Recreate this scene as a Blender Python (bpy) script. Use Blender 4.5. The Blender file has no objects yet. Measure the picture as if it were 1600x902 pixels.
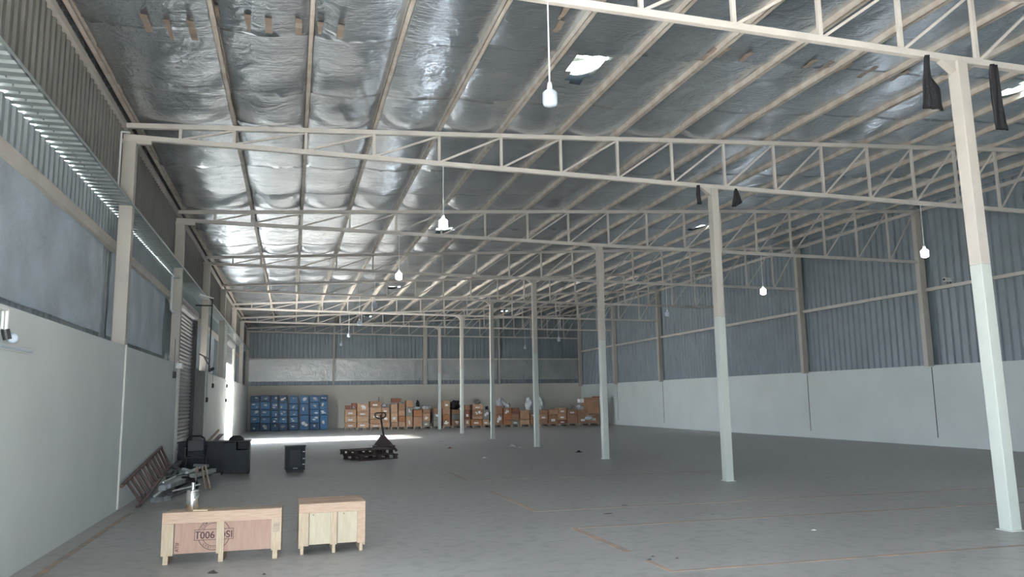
import bpy, bmesh, math, random
from mathutils import Vector, Matrix, noise
S = bpy.context.scene
COL = S.collection
random.seed(7)
R = math.radians

# ------------------------------------------------------------------ camera
F_PX, YAW, PITCH, ROLL, CAM_H = 1205.6, 0.27756, 0.143016, -0.0152153, 1.6
fw = Vector((math.sin(YAW)*math.cos(PITCH), math.cos(YAW)*math.cos(PITCH), math.sin(PITCH)))
r0 = Vector((math.cos(YAW), -math.sin(YAW), 0)); u0 = r0.cross(fw)
rt = math.cos(ROLL)*r0 + math.sin(ROLL)*u0
up = -math.sin(ROLL)*r0 + math.cos(ROLL)*u0
cd = bpy.data.cameras.new('camera'); cam = bpy.data.objects.new('camera', cd); COL.objects.link(cam)
cd.sensor_width = 36; cd.lens = F_PX*36/1600; cd.clip_start = .05; cd.clip_end = 400
m = Matrix((rt, up, -fw)).transposed().to_4x4(); m.translation = (0, 0, CAM_H); cam.matrix_world = m
S.camera = cam
O = Vector((0, 0, CAM_H))
def ray(x, y): return fw + rt*((x-800)/F_PX) + up*((451-y)/F_PX)
def at(ax, v, x, y):
    """world point where the sight line through (x, y) meets the plane axis = v"""
    d = ray(x, y); return O + d*((v-O[ax])/d[ax])

# ------------------------------------------------------------------ world, exposure, portals
S.view_settings.view_transform = 'Standard'; S.view_settings.look = 'None'
S.view_settings.gamma = 1; S.view_settings.use_curve_mapping = False
S.view_settings.exposure = 0.50
w = bpy.data.worlds.new('world'); S.world = w; w.use_nodes = True
bg = w.node_tree.nodes['Background']; bg.inputs[0].default_value = (.79, .895, 1, 1); bg.inputs[1].default_value = 24
def portal(name, loc, rot, sx, sy):
    l = bpy.data.lights.new(name, 'AREA'); l.shape = 'RECTANGLE'; l.size = sx; l.size_y = sy
    l.cycles.is_portal = True
    o = bpy.data.objects.new(name, l); o.location = loc; o.rotation_euler = rot; COL.objects.link(o); return o
sun = bpy.data.lights.new('sun', 'SUN'); sun.energy = 110; sun.angle = R(7); sun.color = (1, .95, .86)
so = bpy.data.objects.new('sun', sun); COL.objects.link(so)
so.rotation_euler = Vector((1, .08, -.46)).to_track_quat('-Z', 'Y').to_euler()
DOOR_Y0, DOOR_Y1, DOOR_Z = 33.4, 37.3, 3.4          # open loading door in the left wall
FRONT_X0, FRONT_X1, FRONT_Z = -2.3, 1.7, 2.9        # open front of the hall behind the camera
FRONT_Y = -4.7
portal('daylight_portal_side', (-2.8, (DOOR_Y0+DOOR_Y1)/2, DOOR_Z/2), (0, R(-90), 0), DOOR_Z, DOOR_Y1-DOOR_Y0)
portal('daylight_portal_front', ((FRONT_X0+FRONT_X1)/2, FRONT_Y, FRONT_Z/2), (R(90), 0, 0), FRONT_X1-FRONT_X0, FRONT_Z)

SIDE_Y0, SIDE_Y1, SIDE_Z = .4, 3.9, 3.7            # unseen open door beside the camera, added for light from the left
portal('daylight_portal_near', (-2.8, (SIDE_Y0+SIDE_Y1)/2, SIDE_Z/2), (0, R(-90), 0), SIDE_Z, SIDE_Y1-SIDE_Y0)
VENTS = [(4.22, 10.46), (12.78, 10.46), (4.22, 22.2), (12.70, 22.15), (4.22, 34.3), (12.7, 34.3), (4.2, 45.9), (12.7, 45.9), (4.2, -1.3), (12.7, -1.3)]
for vx, vy in VENTS:
    portal('daylight_portal_vent', (vx, vy, 6.17+.0535*(vx+2.6)+.5), (0, 0, 0), .66, 1.2)

# ------------------------------------------------------------------ materials
def mat(name, col, rough=.6, metal=0, noise_amt=.0, nscale=3, bump=0, bscale=20, emis=None, estr=0, col2=None, coord='Object', stretch=(1,1,1), spec=.5, detail=4, trans=0):
    M = bpy.data.materials.new(name); M.use_nodes = True; nt = M.node_tree; b = nt.nodes['Principled BSDF']
    b.inputs['Base Color'].default_value = (*col, 1); b.inputs['Roughness'].default_value = rough
    b.inputs['Metallic'].default_value = metal; b.inputs['Specular IOR Level'].default_value = spec
    if trans: b.inputs['Transmission Weight'].default_value = trans
    if emis: b.inputs['Emission Color'].default_value = (*emis, 1); b.inputs['Emission Strength'].default_value = estr
    tc = nt.nodes.new('ShaderNodeTexCoord'); mp = nt.nodes.new('ShaderNodeMapping'); mp.inputs['Scale'].default_value = stretch
    nt.links.new(tc.outputs[coord], mp.inputs[0])
    if noise_amt or col2:
        n = nt.nodes.new('ShaderNodeTexNoise'); n.inputs['Scale'].default_value = nscale; n.inputs['Detail'].default_value = detail
        nt.links.new(mp.outputs[0], n.inputs[0])
        rp = nt.nodes.new('ShaderNodeValToRGB'); c2 = col2 or tuple(c*(1-noise_amt) for c in col)
        rp.color_ramp.elements[0].position = .35; rp.color_ramp.elements[1].position = .68
        rp.color_ramp.elements[0].color = (*c2, 1); rp.color_ramp.elements[1].color = (*col, 1)
        nt.links.new(n.outputs[0], rp.inputs[0]); nt.links.new(rp.outputs[0], b.inputs['Base Color'])
    if bump:
        n2 = nt.nodes.new('ShaderNodeTexNoise'); n2.inputs['Scale'].default_value = bscale; n2.inputs['Detail'].default_value = 5
        nt.links.new(mp.outputs[0], n2.inputs[0]); bp = nt.nodes.new('ShaderNodeBump'); bp.inputs['Strength'].default_value = bump
        bp.inputs['Distance'].default_value = .02
        nt.links.new(n2.outputs[0], bp.inputs['Height']); nt.links.new(bp.outputs[0], b.inputs['Normal'])
    return M
def wood(name, c1, c2, stretch=(1.5, 20, 20)):
    return mat(name, c1, .65, col2=c2, nscale=4, stretch=stretch, bump=.15, bscale=6)
M = {}
M['plaster'] = mat('white_plaster', (.71,.745,.735), .75, noise_amt=.07, nscale=.8, bump=.12, bscale=9)
M['plaster_grey'] = mat('grey_render', (.22,.22,.22), .85, noise_amt=.15, nscale=3, bump=.2)
M['plaster_back'] = mat('cream_plaster', (.60,.565,.50), .8, noise_amt=.06, nscale=.8, bump=.1, bscale=9)
M['steel'] = mat('beige_paint', (.60,.555,.505), .5, noise_amt=.12, nscale=2.5)
M['steel_col'] = mat('column_beige_paint', (.50,.465,.42), .45, noise_amt=.08, nscale=2)
M['steel_white'] = mat('column_white_paint', (.50,.535,.50), .4, noise_amt=.06, nscale=2)
M['purlin'] = mat('rusty_purlin_paint', (.66,.61,.54), .5, col2=(.50,.42,.35), nscale=4, detail=8)
M['clad'] = mat('bluegrey_sheet', (.255,.30,.33), .45, .2, noise_amt=.12, nscale=1.2)
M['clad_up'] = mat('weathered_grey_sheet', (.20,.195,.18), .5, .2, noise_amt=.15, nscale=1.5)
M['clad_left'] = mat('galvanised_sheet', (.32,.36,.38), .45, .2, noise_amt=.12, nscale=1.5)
M['soffit'] = mat('pale_galvanised_sheet', (.45,.50,.50), .35, .4, noise_amt=.1)
M['shutter'] = mat('shutter_steel', (.30,.31,.32), .4, .5, noise_amt=.12, nscale=2)
M['dark'] = mat('dark_steel', (.03,.03,.032), .5)
M['black'] = mat('black_laminate', (.006,.0105,.017), .45, noise_amt=.2, nscale=6, spec=.25)
M['black_plastic'] = mat('black_plastic', (.013,.016,.021), .4, spec=.3)
M['black_cloth'] = mat('black_cloth', (.018,.018,.022), .8, noise_amt=.4, nscale=20, bump=.5, bscale=30)
M['white_plastic'] = mat('white_plastic', (.75,.76,.74), .35)
M['bulb_off'] = mat('bulb_frosted', (.50,.57,.66), .3)
M['bulb_on'] = mat('bulb_lit', (1,1,1), .3, emis=(.86,.94,1), estr=40)
M['pine'] = wood('pale_pine', (.45,.365,.26), (.37,.28,.19))
M['pine2'] = wood('pinkish_pine', (.46,.33,.245), (.37,.25,.175))
M['plycream'] = wood('cream_plywood', (.44,.385,.285), (.40,.335,.24), (8,8,1.5))
M['plypink'] = wood('pink_plywood', (.35,.225,.17), (.31,.19,.14), (8,8,1.2))
M['darkwood'] = wood('dark_pallet_wood', (.085,.055,.048), (.04,.028,.026))
M['palewood'] = wood('pallet_wood', (.40,.31,.24), (.26,.2,.15))
M['steel_pol'] = mat('polished_steel', (.8,.78,.75), .12, 1)
M['zinc'] = mat('dull_zinc_tube', (.50,.53,.55), .35, .5, noise_amt=.3, nscale=8)
M['zinc_dark'] = mat('dirty_tube', (.14,.15,.16), .5, .4, noise_amt=.3, nscale=8)
M['pale_tube'] = mat('pale_tube', (.80,.82,.82), .4, .2)
M['rust'] = mat('red_oxide_steel', (.16,.085,.075), .55, .1, col2=(.09,.065,.06), nscale=6)
M['grey_plastic'] = mat('grey_scrap', (.18,.19,.19), .5, noise_amt=.3, nscale=10)
M['jack'] = mat('dark_red_steel', (.05,.025,.025), .5)
M['ink'] = mat('stamp_ink', (.07,.035,.04), .8)
M['line'] = mat('orange_floor_paint', (.47,.31,.21), .6, col2=(.26,.235,.21), nscale=5, detail=8)
M['paper'] = mat('white_paper', (.85,.85,.83), .7)
M['plastic_wrap'] = mat('white_plastic_wrap', (.55,.56,.56), .3, noise_amt=.4, nscale=9, bump=.5, bscale=14)
M['tape'] = mat('brown_tape', (.30,.235,.19), .35)
M['pipe'] = mat('cream_pipe', (.66,.65,.60), .5)
M['pine_v'] = wood('pale_pine_upright', (.45,.365,.26), (.37,.28,.19), (20,20,1.5))
M['ground'] = mat('outside_concrete', (.6,.58,.54), .9, noise_amt=.1)
M['dome'] = mat('rooflight_sheet', (.9,.95,.95), .5, trans=.0)
M['vent'] = mat('vent_metal', (.35,.36,.30), .5, .3)
for i, c in enumerate([(.52,.31,.185),(.47,.27,.16),(.57,.36,.225),(.36,.195,.115)]):  # last, darkest card goes mostly to right-hand stacks, their dimmer light in its colour
    M['kraft%d' % i] = mat('kraft_card_%s' % 'abcd'[i], c, .8, noise_amt=.18, nscale=3)
M['kraft_red'] = mat('redbrown_card', (.26,.10,.06), .75, noise_amt=.2)
M['kraft_grey'] = mat('greyish_card', (.27,.25,.21), .75, noise_amt=.2)
M['kraft_orange'] = mat('orange_card', (.40,.17,.07), .75, noise_amt=.15)
M['blue'] = mat('blue_wrap', (.035,.16,.36), .4, noise_amt=.25, nscale=4, bump=.4, bscale=9)
M['blue2'] = mat('bright_blue_wrap', (.05,.22,.50), .4, noise_amt=.2, nscale=4, bump=.4, bscale=9)
M['blue3'] = mat('deep_blue_wrap', (.022,.085,.20), .45, noise_amt=.25, nscale=4, bump=.4, bscale=9)

def floor_mat():
    m = bpy.data.materials.new('concrete_floor'); m.use_nodes = True; nt = m.node_tree; b = nt.nodes['Principled BSDF']; L = nt.links.new
    tc = nt.nodes.new('ShaderNodeTexCoord')
    n = nt.nodes.new('ShaderNodeTexNoise'); n.inputs['Scale'].default_value = .35; n.inputs['Detail'].default_value = 8; n.inputs['Roughness'].default_value = .6
    mp = nt.nodes.new('ShaderNodeMapping'); mp.inputs['Scale'].default_value = (.6, 1.8, 1); L(tc.outputs['Object'], mp.inputs[0]); L(mp.outputs[0], n.inputs[0])
    r = nt.nodes.new('ShaderNodeValToRGB'); r.color_ramp.elements[0].position = .3; r.color_ramp.elements[0].color = (.30,.29,.275,1)
    r.color_ramp.elements[1].position = .72; r.color_ramp.elements[1].color = (.37,.37,.37,1); L(n.outputs[0], r.inputs[0])
    n2 = nt.nodes.new('ShaderNodeTexNoise'); n2.inputs['Scale'].default_value = 6; n2.inputs['Detail'].default_value = 8; L(tc.outputs['Object'], n2.inputs[0])
    r2 = nt.nodes.new('ShaderNodeValToRGB'); r2.color_ramp.elements[0].position = .36; r2.color_ramp.elements[0].color = (.82,.82,.82,1)
    r2.color_ramp.elements[1].position = .5; r2.color_ramp.elements[1].color = (1,1,1,1); L(n2.outputs[0], r2.inputs[0])
    mx = nt.nodes.new('ShaderNodeMix'); mx.data_type = 'RGBA'; mx.blend_type = 'MULTIPLY'; mx.inputs[0].default_value = 1
    L(r.outputs[0], mx.inputs[6]); L(r2.outputs[0], mx.inputs[7]); L(mx.outputs[2], b.inputs['Base Color'])
    mr = nt.nodes.new('ShaderNodeMapRange'); mr.inputs[3].default_value = .32; mr.inputs[4].default_value = .5; L(n.outputs[0], mr.inputs[0]); L(mr.outputs[0], b.inputs['Roughness'])
    b.inputs['Specular IOR Level'].default_value = .5
    bp = nt.nodes.new('ShaderNodeBump'); bp.inputs['Strength'].default_value = .08; bp.inputs['Distance'].default_value = .01; L(n2.outputs[0], bp.inputs['Height']); L(bp.outputs[0], b.inputs['Normal'])
    return m
M['floor'] = floor_mat()

def foil_mat(name, base, rough, bstr=.5, stretch=(1, 1, 1), tint2=None):
    m = bpy.data.materials.new(name); m.use_nodes = True; nt = m.node_tree; b = nt.nodes['Principled BSDF']; L = nt.links.new
    b.inputs['Metallic'].default_value = .92
    tc = nt.nodes.new('ShaderNodeTexCoord'); mp = nt.nodes.new('ShaderNodeMapping'); mp.inputs['Scale'].default_value = stretch; L(tc.outputs['Object'], mp.inputs[0])
    n = nt.nodes.new('ShaderNodeTexNoise'); n.inputs['Scale'].default_value = 1.3; n.inputs['Detail'].default_value = 6; L(mp.outputs[0], n.inputs[0])
    r = nt.nodes.new('ShaderNodeValToRGB'); c2 = tint2 or tuple(x*.8 for x in base)
    r.color_ramp.elements[0].position = .3; r.color_ramp.elements[0].color = (*c2, 1); r.color_ramp.elements[1].position = .7; r.color_ramp.elements[1].color = (*base, 1)
    L(n.outputs[0], r.inputs[0]); L(r.outputs[0], b.inputs['Base Color'])
    mr = nt.nodes.new('ShaderNodeMapRange'); mr.inputs[3].default_value = rough-.07; mr.inputs[4].default_value = rough+.1; L(n.outputs[0], mr.inputs[0]); L(mr.outputs[0], b.inputs['Roughness'])
    # crinkles: ridged noise at two scales, plus the fine reinforcing thread lines across the roll
    def ridge(scale, dist):
        k = nt.nodes.new('ShaderNodeTexNoise'); k.inputs['Scale'].default_value = scale; k.inputs['Detail'].default_value = 5; k.inputs['Distortion'].default_value = dist; L(mp.outputs[0], k.inputs[0])
        s = nt.nodes.new('ShaderNodeMath'); s.operation = 'SUBTRACT'; s.inputs[1].default_value = .5; L(k.outputs[0], s.inputs[0])
        a = nt.nodes.new('ShaderNodeMath'); a.operation = 'ABSOLUTE'; L(s.outputs[0], a.inputs[0]); return a
    a1 = ridge(2.2, 1.0); a2 = ridge(9, .6)
    ad = nt.nodes.new('ShaderNodeMath'); ad.operation = 'MULTIPLY_ADD'; ad.inputs[1].default_value = .35; L(a2.outputs[0], ad.inputs[0]); L(a1.outputs[0], ad.inputs[2])
    mp2 = nt.nodes.new('ShaderNodeMapping'); mp2.inputs['Scale'].default_value = (.5, 30, 1); L(tc.outputs['Object'], mp2.inputs[0])
    k3 = nt.nodes.new('ShaderNodeTexNoise'); k3.inputs['Scale'].default_value = 1.5; k3.inputs['Detail'].default_value = 3; L(mp2.outputs[0], k3.inputs[0])
    ad2 = nt.nodes.new('ShaderNodeMath'); ad2.operation = 'MULTIPLY_ADD'; ad2.inputs[1].default_value = .2; L(k3.outputs[0], ad2.inputs[0]); L(ad.outputs[0], ad2.inputs[2])
    bp = nt.nodes.new('ShaderNodeBump'); bp.inputs['Strength'].default_value = bstr; bp.inputs['Distance'].default_value = .085
    L(ad2.outputs[0], bp.inputs['Height']); L(bp.outputs[0], b.inputs['Normal'])
    return m
M['foil'] = foil_mat('foil_insulation', (.74,.79,.845), .19, .42)
M['foil_back'] = foil_mat('grey_foil_panel', (.48,.49,.49), .38, .5)
M['foil_back'].node_tree.nodes['Principled BSDF'].inputs['Metallic'].default_value = .7
M['foil_wall'] = foil_mat('dull_foil_panel', (.66,.76,.86), .42, .4, tint2=(.42,.48,.54))
M['foil_wall'].node_tree.nodes['Principled BSDF'].inputs['Metallic'].default_value = .35

# ------------------------------------------------------------------ mesh helpers
class MB:
    def __init__(s): s.v = []; s.f = []; s.m = []; s.mi = 0
    def add(s, vs, fs):
        n = len(s.v); s.v += [tuple(v) for v in vs]; s.f += [tuple(i+n for i in f) for f in fs]; s.m += [s.mi]*len(fs); return s
    def box(s, x0, x1, y0, y1, z0, z1):
        return s.add([(x0,y0,z0),(x1,y0,z0),(x1,y1,z0),(x0,y1,z0),(x0,y0,z1),(x1,y0,z1),(x1,y1,z1),(x0,y1,z1)],
              [(0,3,2,1),(4,5,6,7),(0,1,5,4),(1,2,6,5),(2,3,7,6),(3,0,4,7)])
    def hexa(s, p): return s.add(p, [(0,3,2,1),(4,5,6,7),(0,1,5,4),(1,2,6,5),(2,3,7,6),(3,0,4,7)])
    def beam(s, a, b, w, h, hint=(0,0,1)):
        a, b = Vector(a), Vector(b); d = (b-a).normalized(); x = d.cross(Vector(hint))
        if x.length < 1e-3: x = d.cross(Vector((0,1,0)))
        x.normalize(); y = x.cross(d).normalized(); x *= w/2; y *= h/2
        return s.add([a-x-y, a+x-y, a+x+y, a-x+y, b-x-y, b+x-y, b+x+y, b-x+y], [(0,3,2,1),(4,5,6,7),(0,1,5,4),(1,2,6,5),(2,3,7,6),(3,0,4,7)])
    def cyl(s, a, b, r, r2=None, n=12):
        a, b = Vector(a), Vector(b); r2 = r if r2 is None else r2; d = (b-a).normalized()
        x = d.cross(Vector((0,0,1)));
        if x.length < 1e-3: x = Vector((1,0,0))
        x.normalize(); y = d.cross(x); vs = []
        for c, q in ((a, r), (b, r2)):
            for i in range(n): t = 2*math.pi*i/n; vs.append(c + x*(q*math.cos(t)) + y*(q*math.sin(t)))
        return s.add(vs, [tuple((i, (i+1) % n, n+(i+1) % n, n+i)) for i in range(n)] + [tuple(range(n))[::-1], tuple(range(n, 2*n))])
    def path(s, pts, r, n=8):
        for a, b in zip(pts, pts[1:]): s.cyl(a, b, r, n=n)
        return s
    def lathe(s, prof, n=20, c=(0,0,0)):
        vs = []; fs = []; k = len(prof)
        for i in range(n):
            t = 2*math.pi*i/n
            for r, z in prof: vs.append((c[0]+r*math.cos(t), c[1]+r*math.sin(t), c[2]+z))
        for i in range(n):
            j = (i+1) % n
            for q in range(k-1): fs.append((i*k+q, j*k+q, j*k+q+1, i*k+q+1))
        return s.add(vs, fs)
    def build(s, name, material, parent=None, bevel=0, smooth=False):
        me = bpy.data.meshes.new(name); me.from_pydata(s.v, [], s.f); me.update()
        for q in (material if isinstance(material, (list, tuple)) else [material]): me.materials.append(q if not isinstance(q, str) else M[q])
        if any(s.m): me.polygons.foreach_set('material_index', s.m)
        if smooth: me.polygons.foreach_set('use_smooth', [True]*len(me.polygons))
        bm = bmesh.new(); bm.from_mesh(me); bmesh.ops.recalc_face_normals(bm, faces=bm.faces); bm.to_mesh(me); bm.free()
        o = bpy.data.objects.new(name, me); COL.objects.link(o)
        if parent: o.parent = parent
        if bevel:
            b = o.modifiers.new('bevel', 'BEVEL'); b.width = bevel; b.segments = 2; b.limit_method = 'ANGLE'
        return o
def tag(o, label=None, cat=None, group=None, kind=None):
    if label: o['label'] = label
    if cat: o['category'] = cat
    if group: o['group'] = group
    if kind: o['kind'] = kind
    return o
def struct(o): o['kind'] = 'structure'; return o
def thing(name, label, cat, loc=(0,0,0), rz=0, group=None):
    o = bpy.data.objects.new(name, None); o.empty_display_size = .2; COL.objects.link(o)
    o.location = loc; o.rotation_euler = (0, 0, rz); return tag(o, label, cat, group)
def copy_tree(o, parent=None):
    kids = list(o.children); c = o.copy(); COL.objects.link(c); c.parent = parent
    for k in kids: copy_tree(k, c)
    return c
ORD = ['nearest', 'second nearest', 'third nearest', 'fourth nearest', 'fifth nearest', 'sixth nearest', 'seventh nearest', 'farthest']

# ------------------------------------------------------------------ hall dimensions
Y1, BAY = 7.404, 6.0522
def YK(k): return Y1 + (k-1)*BAY
XL, XC, XR, YB = -2.55, 8.08, 19.0, YK(8)
def ztop(x): return 6.17 + .0535*(x+2.6)          # centre of the top chord
def zbot(x): return 5.97 - .0165*(x+2.55) if x < XC else 5.795 - .010*(x-XC)
def zroof(x): return ztop(x) + .17

# ------------------------------------------------------------------ floor, ground outside
fl = struct(MB().box(-3.05, 19.3, FRONT_Y, YB+.3, -.2, 0).build('floor', 'floor'))
gr = struct(MB().box(-45, 60, -45, 95, -.30, -.21).build('floor_outside', 'ground'))
gr.name = 'trim_1'
struct(MB().box(-12, -3.05, 28, 44, -.2, -.02).build('trim_2', 'ground'))
def fline(pts, w=.09):
    mb = MB()
    for (a, b) in pts:
        a = Vector((*a, .0015)); b = Vector((*b, .0015)); mb.beam(a, b, w, .002)
    o = mb.build('floor_line_marking', 'line', fl); o['label'] = 'faded orange painted line'; return o
fline([((3.42, 13.6), (3.42, 10.98))]); fline([((3.4, 10.95), (14, 10.55))], .07)
fline([((3.42, 9.36), (3.44, 7.75))], .10); fline([((3.4, 9.38), (10.5, 9.12))], .07)
fline([((3.43, 7.3), (3.43, 6.8))], .06); fline([((3.4, 6.78), (10.5, 6.55))], .06)
fline([((-2.28, 13.05), (-2.30, 8.0))], .08); fline([((3.44, 17.6), (3.44, 15.6))], .06); fline([((3.4, 15.5), (9, 15.3))], .05)

# ------------------------------------------------------------------ corrugated sheet generator
def corr(p0, along, upv, length, height, nrm, pitch=.2, depth=.03, name='cladding', material='clad', parent=None, top=None):
    """trapezoid ribs running along 'upv', repeated along 'along'"""
    p0, al, uv, nr = Vector(p0), Vector(along), Vector(upv), Vector(nrm); mb = MB(); n = max(1, int(round(length/pitch))); pt = length/n
    prof = []
    for i in range(n):
        for t, d in ((0, 0), (.55, 0), (.65, 1), (.9, 1)): prof.append(((i+t)*pt, d*depth))
    prof.append((length, 0)); vs = []
    for t, d in prof:
        a = p0 + al*t + nr*d; hh = height if top is None else top(a)-a.z
        vs += [a, a + uv*hh]
    mb.add(vs, [(2*i, 2*i+2, 2*i+3, 2*i+1) for i in range(len(prof)-1)])
    return mb.build(name, material, parent)

# ---- left wall
wl = MB()
def lw(y0, y1, z0, z1, x0=-2.78, x1=XL): wl.box(x0, x1, y0, y1, z0, z1)
for yy in (DOOR_Y0-.1, DOOR_Y1, SIDE_Y0-.1, SIDE_Y1): lw(yy, yy+.1, 0, 4.79, -2.97, -2.785); lw(yy, yy+.1, 2.63, 4.79, -2.784, -2.60)
lw(FRONT_Y, SIDE_Y0, 0, 2.53); lw(SIDE_Y1, 19.75, 0, 2.53); lw(25.3, DOOR_Y0, 0, 2.57); lw(DOOR_Y1, YB+.1, 0, 2.62)
wl = struct(wl.build('wall_left', 'plaster'))
MB().box(-2.78, XL-.005, 23.0, 25.3, 0, 2.56).build('grey_render_panel', 'plaster_grey', wl)
# ledge on top of the masonry back to the sheet line
MB().box(-3.0, -2.78, FRONT_Y, SIDE_Y0, 2.3, 2.5).box(-3.0, -2.78, SIDE_Y1, 19.75, 2.3, 2.5).box(-3.0, -2.78, 25.3, DOOR_Y0, 2.3, 2.5).box(-3.0, -2.78, DOOR_Y1, YB, 2.3, 2.5).build('wall_ledge', 'plaster_grey', wl)
segs = [(FRONT_Y, SIDE_Y0, 2.45), (SIDE_Y0, SIDE_Y1, SIDE_Z), (SIDE_Y1, 19.75, 2.45), (19.75, 23.0, 0), (23.0, DOOR_Y0, 2.45), (DOOR_Y0, DOOR_Y1, 3.4), (DOOR_Y1, YB+.3, 2.45)]
for y0, y1, z0 in segs:
    corr((-2.95, y0, z0), (0,1,0), (0,0,1), y1-y0, 4.80-z0, (1,0,0), .2, .03, 'lower_cladding', 'clad_left', wl)
corr((-2.55, FRONT_Y, 4.80), (0,1,0), (-1,0,0), YB+.3-FRONT_Y, .50, (0,0,1), .2, .03, 'soffit_sheet', 'soffit', wl)
MB().box(-2.565, -2.545, FRONT_Y, YB, 4.80, 4.84).build('soffit_edge_flashing', 'soffit', wl)
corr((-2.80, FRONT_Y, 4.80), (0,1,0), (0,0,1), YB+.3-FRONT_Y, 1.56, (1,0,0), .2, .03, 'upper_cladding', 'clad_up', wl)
MB().box(-2.80, -2.72, FRONT_Y, YB, 6.12, 6.22).build('eave_angle', 'steel', wl)
g = MB().box(-2.92, -2.82, FRONT_Y, YB-.1, 4.10, 4.25)
g.build('girt', 'steel', wl)
def foil_panel(y0, y1, z0, z1, name='foil_panel'):
    mb = MB(); ny = max(2, int((y1-y0)/.12)); nz = 12
    for i in range(ny+1):
        for j in range(nz+1):
            y = y0+(y1-y0)*i/ny; z = z0+(z1-z0)*j/nz
            mb.v.append((-2.89 + .03*noise.noise((y*.9, z*1.2, 3)) + .012*noise.noise((y*3, z*3, 9)), y, z))
    for i in range(ny):
        for j in range(nz):
            a = i*(nz+1)+j; mb.f.append((a, a+1, a+nz+2, a+nz+1)); mb.m.append(0)
    return mb.build(name, 'foil_wall', wl, smooth=True)
for k in range(0, 8):
    y0, y1 = max(FRONT_Y, YK(k)+.25), YK(k+1)-.28
    if k == 0: y0 = 4.3
    if k == 3: y0 = 23.1
    if k == 5: continue
    foil_panel(y0, y1, 2.72, 4.16)
# ---- right wall
wr = MB().hexa([(19.0,FRONT_Y,0),(19.3,FRONT_Y,0),(19.3,YB+.3,0),(19.0,YB+.3,0),(19.0,FRONT_Y,2.40),(19.3,FRONT_Y,2.40),(19.3,YB+.3,2.53),(19.0,YB+.3,2.53)]).build('wall_right', 'plaster')
struct(wr)
corr((19.12, FRONT_Y, 2.35), (0,1,0), (0,0,1), YB-FRONT_Y+.1, 5.3, (-1,0,0), .28, .055, 'cladding', 'clad', wr)
MB().box(18.93, 19.03, FRONT_Y, YB, 4.74, 4.84).build('girt', 'steel', wr)
MB().box(19.0, 19.08, FRONT_Y, YB, 7.30, 7.40).build('eave_angle', 'steel', wr)
cr = MB()
for k in range(1, 8): cr.box(18.992, 19.002, YK(k)-.012, YK(k)+.012, .25, 2.40)
cr.build('wall_joint', 'dark', wr)
# ---- back wall
wb = struct(MB().box(-3.05, 19.3, YB+.08, YB+.3, 0, 2.62).build('wall_back', 'plaster_back'))
corr((-3.05, YB+.16, 2.55), (1,0,0), (0,0,1), 22.3, 5, (0,-1,0), .25, .05, 'cladding', 'clad', wb)
MB().box(-2.7, 19.1, YB+.02, YB+.1, 4.24, 4.33).box(-2.7, 19.1, YB+.04, YB+.1, 2.60, 2.66).build('girt', 'steel', wb)
def back_foil(x0, x1):
    mb = MB(); nx = int((x1-x0)/.15); nz = 12
    for i in range(nx+1):
        for j in range(nz+1):
            x = x0+(x1-x0)*i/nx; z = 2.92+(4.24-2.92)*j/nz
            mb.v.append((x, YB+.09 + .03*noise.noise((x*.9, z*1.2, 5)) + .02*noise.noise((x*3, z*3, 7)), z))
    for i in range(nx):
        for j in range(nz):
            a = i*(nz+1)+j; mb.f.append((a, a+nz+1, a+nz+2, a+1)); mb.m.append(0)
    mb.build('foil_panel', 'foil_back', wb, smooth=True)
for a, b in ((-2.6, -.6), (-.6, 2.42), (2.55, 8.1), (8.4, 13.1), (13.3, 18.8)): back_foil(a, b)
# ---- front wall behind the camera with its big open doorway
wf = MB().box(-3.05, FRONT_X0, FRONT_Y-.25, FRONT_Y, 0, 6.4); wf.box(FRONT_X1, 19.3, FRONT_Y-.25, FRONT_Y, 0, 7.6); wf.box(FRONT_X0, FRONT_X1, FRONT_Y-.25, FRONT_Y, FRONT_Z, 7.2)
struct(wf.build('wall_front', 'plaster'))

# ---- doors on the left wall
d1 = struct(thing('door_1', None, None, (-2.7, 19.75, 0)))
sh = MB(); z = 0
while z < 3.92:
    sh.add([(0,0,z),(0,3.25,z),(.03,3.25,z+.03),(.03,0,z+.03),(.03,3.25,z+.07),(.03,0,z+.07),(0,3.25,z+.095),(0,0,z+.095)], [(0,1,2,3),(3,2,4,5),(5,4,6,7)]); z += .095
sh.build('shutter_curtain', 'shutter', d1)
MB().box(0, .1, -.06, .02, 0, 4.0).build('guide_rail', 'steel', d1); MB().box(0, .12, 3.2, 3.32, 0, 3.9).build('guide_rail', 'dark', d1)
MB().cyl((-.02, .0, 4.05), (-.02, 3.3, 4.05), .17, n=16).build('shutter_roll', 'shutter', d1)
d2 = struct(thing('door_2', None, None, (-2.68, DOOR_Y0, 0)))
sh = MB(); z = 3.30
while z < 4.1:
    sh.add([(0,0,z),(0,DOOR_Y1-DOOR_Y0,z),(.03,DOOR_Y1-DOOR_Y0,z+.03),(.03,0,z+.03),(.03,DOOR_Y1-DOOR_Y0,z+.07),(.03,0,z+.07),(0,DOOR_Y1-DOOR_Y0,z+.095),(0,0,z+.095)], [(0,1,2,3),(3,2,4,5),(5,4,6,7)]); z += .095
sh.build('shutter_curtain', 'shutter', d2)
MB().cyl((-.02, 0, 4.25), (-.02, DOOR_Y1-DOOR_Y0, 4.25), .2, n=16).build('shutter_roll', 'shutter', d2)
MB().box(-.02, .1, -.06, .0, 0, 4.1).box(-.02, .1, DOOR_Y1-DOOR_Y0, DOOR_Y1-DOOR_Y0+.06, 0, 4.1).build('guide_rail', 'steel', d2)

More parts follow.
